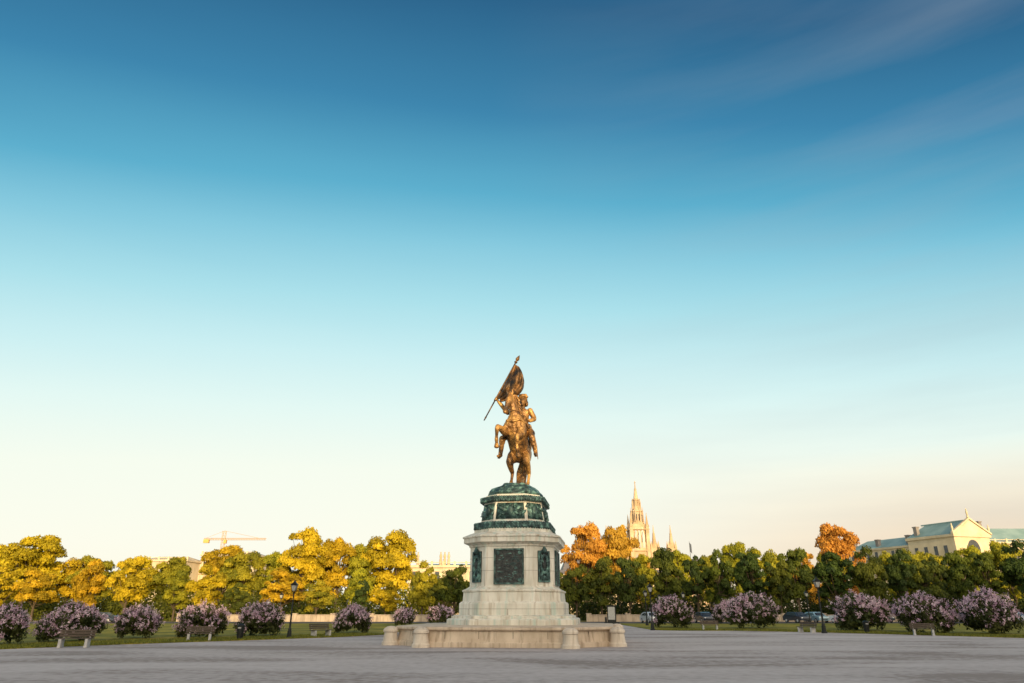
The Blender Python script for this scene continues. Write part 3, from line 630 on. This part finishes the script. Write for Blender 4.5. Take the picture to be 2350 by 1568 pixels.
# ------------------------------------------------------------ buildings
def spire(mb,x,y,z0,w,h_body,h_sp,mi=0,mr=0):
    mb.box((x,y,z0+h_body/2),(w,w,h_body),mi)
    for sx in(-1,1):
        for sy in(-1,1):
            px,py=x+sx*w*.5,y+sy*w*.5; p=w*.13
            mb.box((px,py,z0+h_body*.5),(p*2,p*2,h_body*1.02),mi)
            q=lambda r,z:[(px-r,py-r,z),(px+r,py-r,z),(px+r,py+r,z),(px-r,py+r,z)]
            mb.loft([q(p*1.1,z0+h_body*1.01),q(.05,z0+h_body+h_sp*.33)],mi)
    mb.lathe([(w*.44,z0+h_body),(w*.40,z0+h_body+h_sp*.2),(w*.30,z0+h_body+h_sp*.22),(w*.17,z0+h_body+h_sp*.6),(w*.2,z0+h_body+h_sp*.62),(w*.12,z0+h_body+h_sp*.66),(w*.03,z0+h_body+h_sp)],(x,y,0),8,mr)
def gwin(mb,x,y,z,w,h,mi=2):
    mb.add([(x-w/2,y,z),(x+w/2,y,z),(x+w/2,y,z+h*.7),(x,y,z+h),(x-w/2,y,z+h*.7)],[(0,1,2,3,4)],mi)
mb=MB(); TX,TY=100,560
mb.box((TX,TY+30,15),(120,50,30),0)
mb.loft([[(TX-60,TY+5,30.2),(TX+60,TY+5,30.2),(TX+60,TY+55,30.2),(TX-60,TY+55,30.2)],[(TX-56,TY+28,40),(TX+56,TY+28,40),(TX+56,TY+32,40),(TX-56,TY+32,40)]],1)
for i in range(24): 
    for z in(8,19): gwin(mb,TX-57+i*5,TY+4.9,z,2.2,7)
mb.box((TX,TY,25),(13,13,50),0)
for sx in(-1,1):
    for sy in (-1,1):
        px,py=TX+sx*6.3,TY+sy*6.3
        mb.box((px,py,31),(2.6,2.6,62),0)
        mb.lathe([(1.7,62),(1.6,63),(1.1,64),(.1,73)],(px,py,0),6,0)
mb.box((TX,TY,57),(11,11,14.2),0)
for z,hh,ww in((30,12,2.2),(46,13,1.8)):
    for dx in(-3,0,3): gwin(mb,TX+dx,TY-6.6,z,ww,hh)
for dx in(-2.6,0,2.6): gwin(mb,TX+dx,TY-5.6,51,1.6,11)
for z in (28,44,60): mb.box((TX,TY,z),(15.8,15.8,.7),0)
mb.lathe([(5.3,64),(5.3,65.5),(4.4,65.6),(4.2,74),(4.8,74.2),(4.8,75.2),(3.4,75.4),(2.5,83),(3.0,83.2),(2.9,84.2),(1.9,84.4),(.9,92),(1.1,92.2),(.5,93),(.3,97),(.6,97.4),(.05,99)],(TX,TY,0),8,0)
for k in range(8):
    a=k*math.pi/4+math.pi/8
    for r,z0,hh in((4.9,66,12),(3.3,76,9)):
        mb.lathe([(.5,z0),(.45,z0+hh*.5),(.05,z0+hh)],(TX+r*math.cos(a),TY+r*math.sin(a),0),5,0)
    mb.add([(TX+4.35*math.cos(a+.25),TY+4.35*math.sin(a+.25),67),(TX+4.35*math.cos(a-.25),TY+4.35*math.sin(a-.25),67),(TX+4.3*math.cos(a-.25),TY+4.3*math.sin(a-.25),72),(TX+4.3*math.cos(a+.25),TY+4.3*math.sin(a+.25),72)],[(0,1,2,3)],2)
for dx in(-25,-12.5,12.5,26):
    spire(mb,TX+dx,TY+1,0,5.6,46,18,0,0)
    gwin(mb,TX+dx,TY-1.9,37,2,7)
mb.obj('gothic_town_hall',[M['sandstone'],M['slate'],M['window']])
bl=empty('copper_roofed_museum',(187.5,300,0),0)
ux=Vector((-15,47,0)).normalized(); vx=Vector((ux.y,-ux.x,0))
def W(u,v,z): p=ux*u+vx*v; return (p.x,p.y,z)
def bbox(mb,u0,u1,v0,v1,z0,z1,mi=0):
    mb.add([W(u0,v0,z0),W(u1,v0,z0),W(u1,v1,z0),W(u0,v1,z0),W(u0,v0,z1),W(u1,v0,z1),W(u1,v1,z1),W(u0,v1,z1)],[(0,1,2,3),(7,6,5,4),(4,5,1,0),(5,6,2,1),(6,7,3,2),(7,4,0,3)],mi)
mb=MB()
bbox(mb,0,24,0,20,0,30.5); bbox(mb,24.01,62,1.2,18,0,28)
bbox(mb,-.6,24.6,-.6,20.6,30.5,31.6); bbox(mb,24.61,62.6,.6,18.6,28,28.9)
bbox(mb,-.3,62.3,-.3,20.3,21,21.7)
mb.add([W(-.5,-.5,31.6),W(-.5,20.5,31.6),W(-.5,10,37.6),W(.6,-.5,31.6),W(.6,20.5,31.6),W(.6,10,37.6)],[(0,1,2),(5,4,3),(0,3,4,1),(1,4,5,2),(2,5,3,0)],0)
for (a,b,c,d) in [((-1,31.5),(10,37.9),(10,38.7),(-1,32.3)),((10,37.9),(21,31.5),(21,32.3),(10,38.7))]:
    vs=[W(-.9,q[0],q[1]) for q in(a,b,c,d)]+[W(.3,q[0],q[1]) for q in(a,b,c,d)]
    mb.add(vs,[(0,1,2,3),(7,6,5,4),(0,4,5,1),(2,6,7,3),(1,5,6,2),(0,3,7,4)],0)
for v in(-.3,10,20.3): 
    p=Vector(W(-.3,v,0)); zb=32 if v!=10 else 38.6
    mb.lathe([(.5,zb),(.5,zb+.8),(.3,zb+1),(.45,zb+2),(.35,zb+2.8),(.2,zb+3.1),(.28,zb+3.5),(.05,zb+4)],(p.x,p.y,0),8,0)
for i in range(12):
    u=2.5+i*5 if i<5 else 27+(i-5)*5
    bbox(mb,u-.6,u+.6,-.8 if u<24 else .4,-.02 if u<24 else 1.19,2,20.5,0)
child(mb.obj('walls',[M['cream']]),bl)
mb=MB()
mb.add([W(.6,-.4,31.61),W(24,-.4,31.61),W(24,20.4,31.61),W(.6,20.4,31.61),W(.6,10,37.5),W(22,10,37.5)],[(0,1,5,4),(1,2,5),(2,3,4,5),(3,0,4)],0)
mb.add([W(24.7,.7,28.91),W(62,.7,28.91),W(62,18.3,28.91),W(24.7,18.3,28.91),W(27,9.5,33.4),W(57,9.5,33.4)],[(0,1,5,4),(1,2,5),(2,3,4,5),(3,0,4)],0)
bbox(mb,1,24,9.7,10.3,37.4,37.9)
for i in range(10):
    u=2+i*2.3; 
    mb.add([W(u-.08,-.42,31.66),W(u+.08,-.42,31.66),W(u+.08,9.9,37.55),W(u-.08,9.9,37.55)],[(0,1,2,3)],0)
child(mb.obj('copper_roof',[M['copper']]),bl)
mb=MB()
for i in range(11):
    u=5+i*5 if i<4 else 29.5+(i-4)*5
    f=-.04 if u<24 else 1.16
    for z in(4,12,23.2):
        hh=5 if z<20 else 4
        mb.add([W(u-.9,f,z),W(u+.9,f,z),W(u+.9,f,z+hh),W(u-.9,f,z+hh)],[(0,1,2,3)],0)
for k in range(3):
    v=4+6*k
    for z in(4,12): mb.add([W(-.04,v-1,z),W(-.04,v+1,z),W(-.04,v+1,z+5),W(-.04,v-1,z+5)],[(0,1,2,3)],0)
arc=[W(-.06,10+3.4*math.cos(math.pi*i/12),25.8+3.6*math.sin(math.pi*i/12)) for i in range(13)]+[W(-.06,6.6,22.5),W(-.06,13.4,22.5)]
mb.add(arc,[list(range(15))],0)
child(mb.obj('windows',[M['window']]),bl)
mb=MB()
for u,v,z in((20,2,36),(26,3,33),(25,16,36),(2,18,37),(60,4,32),(44,3,32.5)):
    bbox(mb,u-.9,u+.9,v-.8,v+.8,z-7,z,0); bbox(mb,u-1.1,u+1.1,v-1,v+1,z,z+.5,0)
child(mb.obj('chimneys',[M['slate']]),bl)
def block(name,x0,x1,y,dep,h,bay,mw,mr,roof=4,lev=3,front=-1):
    mb=MB(); cx=(x0+x1)/2; Wd=x1-x0; yc=y-front*dep/2
    mb.box((cx,yc,h/2),(Wd,dep,h),0)
    mb.box((cx,yc,h-.5),(Wd+1.4,dep+1.4,.6),0); mb.box((cx,yc,h*.36),(Wd+.5,dep+.5,.35),0)
    n=int(Wd/bay)
    for i in range(n):
        x=x0+(i+.5)*Wd/n
        for l in range(lev):
            z=h*(.08+.9*l/lev); hh=h/lev*.55
            mb.box((x,y+front*.03,z+hh/2),(bay*.36,.1,hh),2)
            mb.box((x,y+front*.12,z+hh+.25),(bay*.5,.34,.22),0); mb.box((x,y+front*.1,z-.12),(bay*.46,.3,.18),0)
        mb.box((x0+i*Wd/n+.3,y+front*.15,h*.66),(.6,.36,h*.56),0)
    for i in range(n+1): mb.box((x0+i*Wd/n,y-front*.5,h+.6),(.7,.5,1.6),0)
    mb.box((cx,y-front*.5,h+.95),(Wd,.3,.25),0)
    if roof: mb.loft([[(x0+.6,yc-dep/2+1.2,h+.02),(x1-.6,yc-dep/2+1.2,h+.02),(x1-.6,yc+dep/2-1,h+.02),(x0+.6,yc+dep/2-1,h+.02)],[(x0+5,yc-1,h+roof),(x1-5,yc-1,h+roof),(x1-5,yc+1,h+roof),(x0+5,yc+1,h+roof)]],1)
    return mb.obj(name,[mw,mr,M['window']])
block('theatre_building',-36,-8,250,30,16.0,4,M['cream'],M['copper'],roof=1.2)
mb=MB()
for x in(-33,-25,-23.6,-22.2,-12): 
    mb.lathe([(.5,16),(.5,18),(.35,18.2),(.5,19),(.4,19.6),(.2,19.9),(.28,20.3),(.05,20.6)],(x,251,0),8)
mb.obj('roof_statues',[M['sandstone']])
block('white_apartment_building',-172,-150,330,25,23,4,M['cream'],M['cream'],roof=2)
block('white_apartment_building',-150,-124,345,25,26.5,4,M['cream'],M['concrete'],roof=2)
block('grand_apartment_building',208,250,320,25,30,5,M['cream'],M['copper'],roof=7)
block('city_block_building',8,60,250,25,12,4,M['cream'],M['slate'],roof=3)
pal=empty('palace_building',(0,-45,0))
for nm,x0,x1,h in(('left_wing',-150,12,17.2),('middle_wing',12.5,33,21.6),('right_pavilion',33.5,190,32)):
    o=block(nm,x0,x1,-45,22,h-1.4,5.5,M['cream'],M['slate'],roof=0,front=1); o.location=(0,45,0); o.parent=pal
mb=MB(); cx,cy=-163,400
def lattice(a,b,w,n,mi=0):
    a=Vector(a);b=Vector(b);d=(b-a).normalized(); s=d.cross(Vector((0,1,0))).normalized()*w/2; t=Vector((0,1,0))*w/2
    cor=[s+t,s-t,-s-t,-s+t]
    for c in cor: mb.tube([tuple(a+c),tuple(b+c)],.10,4,mi)
    for i in range(n):
        p=a.lerp(b,i/n);q=a.lerp(b,(i+1)/n)
        for k in range(4): mb.tube([tuple(p+cor[k]),tuple(q+cor[(k+1)%4])],.06,4,mi)
lattice((cx,cy,0),(cx,cy,43),1.6,22); lattice((cx-11,cy,38.5),(cx+24,cy,38.5),.9,24)
mb.tube([(cx,cy,43),(cx+20,cy,39)],.08,4); mb.tube([(cx,cy,43),(cx-10,cy,39)],.08,4); mb.box((cx-9.5,cy,37.4),(3,1.6,2),0); mb.box((cx+1.5,cy-1,37),(1.5,1.5,2),0)
mb.obj('tower_crane',[M['crane']])
mb=MB(); mb.tube([(50,200,0),(50,200,19.5)],[.12,.05],8); 
mb.add([(50.05,200,19.2),(50.05,200,16.8),(50.5,199.9,16.2),(50.5,199.9,18.7)],[(0,1,2,3)],1); mb.obj('flag_pole',[M['iron'],dark])
# ------------------------------------------------------------ sky, sun, camera
az=math.radians(SUN_AZ); el=math.radians(SUN_EL)
dv=Vector((math.sin(az)*math.cos(el),math.cos(az)*math.cos(el),math.sin(el)))
w=bpy.data.worlds.new('World'); scn.world=w; w.use_nodes=True; nt=w.node_tree
bg=nt.nodes['Background']; sky=N(nt,'ShaderNodeTexSky'); sky.sky_type='NISHITA'; sky.sun_disc=False
sky.sun_elevation=el; sky.sun_rotation=az
tc=N(nt,'ShaderNodeTexCoord'); sep=N(nt,'ShaderNodeSeparateXYZ'); nt.links.new(tc.outputs['Generated'],sep.inputs[0])
def snoise(scale,stretch,rot,det=7,rough=.55):
    mp=N(nt,'ShaderNodeMapping'); mp.inputs['Scale'].default_value=stretch; mp.inputs['Rotation'].default_value=rot; nt.links.new(tc.outputs['Generated'],mp.inputs[0])
    n=N(nt,'ShaderNodeTexNoise'); n.inputs['Scale'].default_value=scale; n.inputs['Detail'].default_value=det; n.inputs['Roughness'].default_value=rough; nt.links.new(mp.outputs[0],n.inputs[0]); return n.outputs[0]
nzA=snoise(1.1,(1.0,1.0,9),(0,.10,0),5); nzB=snoise(1.6,(1.0,1.0,9),(0,-.12,0),6,.5)
def math_(op,a,b=None,c=None):
    n=N(nt,'ShaderNodeMath',operation=op)
    for i,x in enumerate((a,b,c)):
        if x is None: continue
        if isinstance(x,(int,float)): n.inputs[i].default_value=x
        else: nt.links.new(x,n.inputs[i])
    return n.outputs[0]
X=sep.outputs['X']; Z=sep.outputs['Z']
# the deep blue reaches lower to either side (flatter bands, corner vignetting painted into the sky colour)
den=math_('SQRT',math_('MULTIPLY_ADD',math_('MULTIPLY',X,X),-.80,1.0))
e0=math_('DIVIDE',Z,den)
e1=math_('MULTIPLY_ADD',X,math_('MULTIPLY',Z,.11),e0)
e2=math_('MULTIPLY_ADD',math_('SUBTRACT',nzA,.5),-.020,e1)
r=ramp(nt,[(0,(1.0,.96,.80)),(.08,(1.0,.99,.86)),(.184,(.95,1.0,.88)),(.264,(.80,.97,.92)),(.337,(.62,.89,.91)),(.413,(.42,.77,.85)),(.49,(.24,.60,.75)),(.55,(.11,.44,.63)),(.643,(.045,.24,.43)),(.743,(.022,.125,.26)),(1,(.012,.08,.20))])
nt.links.new(e2,r.inputs[0])
hz=math_('MULTIPLY',math_('MINIMUM',math_('MAXIMUM',math_('MULTIPLY_ADD',X,2.6,-.32),0),1.0),math_('MAXIMUM',math_('MULTIPLY_ADD',Z,-5.2,1),0))
mxh=N(nt,'ShaderNodeMix',data_type='RGBA'); nt.links.new(hz,mxh.inputs[0]); nt.links.new(r.outputs[0],mxh.inputs[6]); mxh.inputs[7].default_value=(1,.66,.36,1)
vr=ramp(nt,[(.42,(0,0,0)),(.74,(.26,.26,.26))]); nt.links.new(nzB,vr.inputs[0])
vf=math_('MULTIPLY',vr.outputs[0],math_('MINIMUM',math_('MAXIMUM',math_('MULTIPLY_ADD',X,1.9,.05),0),1))
mxv=N(nt,'ShaderNodeMix',data_type='RGBA'); nt.links.new(vf,mxv.inputs[0]); nt.links.new(mxh.outputs[2],mxv.inputs[6]); mxv.inputs[7].default_value=(.42,.47,.52,1)
dt=N(nt,'ShaderNodeVectorMath',operation='DOT_PRODUCT'); nt.links.new(tc.outputs['Generated'],dt.inputs[0]); dt.inputs[1].default_value=tuple(dv)
gp=math_('POWER',math_('MAXIMUM',dt.outputs['Value'],0),2.0)
gl=N(nt,'ShaderNodeVectorMath',operation='SCALE'); gl.inputs[0].default_value=(3.3,2.5,1.65); nt.links.new(gp,gl.inputs['Scale'])
ad=N(nt,'ShaderNodeVectorMath',operation='ADD'); nt.links.new(mxv.outputs[2],ad.inputs[0]); nt.links.new(gl.outputs[0],ad.inputs[1])
sc=N(nt,'ShaderNodeVectorMath',operation='SCALE'); nt.links.new(ad.outputs[0],sc.inputs[0]); sc.inputs['Scale'].default_value=1/.15
mx=N(nt,'ShaderNodeMix',data_type='RGBA'); mx.inputs[0].default_value=.95; nt.links.new(sky.outputs[0],mx.inputs[6]); nt.links.new(sc.outputs[0],mx.inputs[7])
nt.links.new(mx.outputs[2],bg.inputs[0]); bg.inputs[1].default_value=.15
sd=bpy.data.lights.new('sun','SUN'); sd.energy=5; sd.angle=math.radians(.5); sd.color=(1,.74,.40)
so=bpy.data.objects.new('sun',sd); scn.collection.objects.link(so)
so.rotation_euler=dv.to_track_quat('Z','Y').to_euler()
cd=bpy.data.cameras.new('camera'); cam=bpy.data.objects.new('camera',cd); scn.collection.objects.link(cam); scn.camera=cam
cd.lens=24; cd.sensor_width=36; cd.clip_end=9000; cam.location=(0,0,1.9); cam.rotation_euler=(math.radians(90+21.37),0,0)
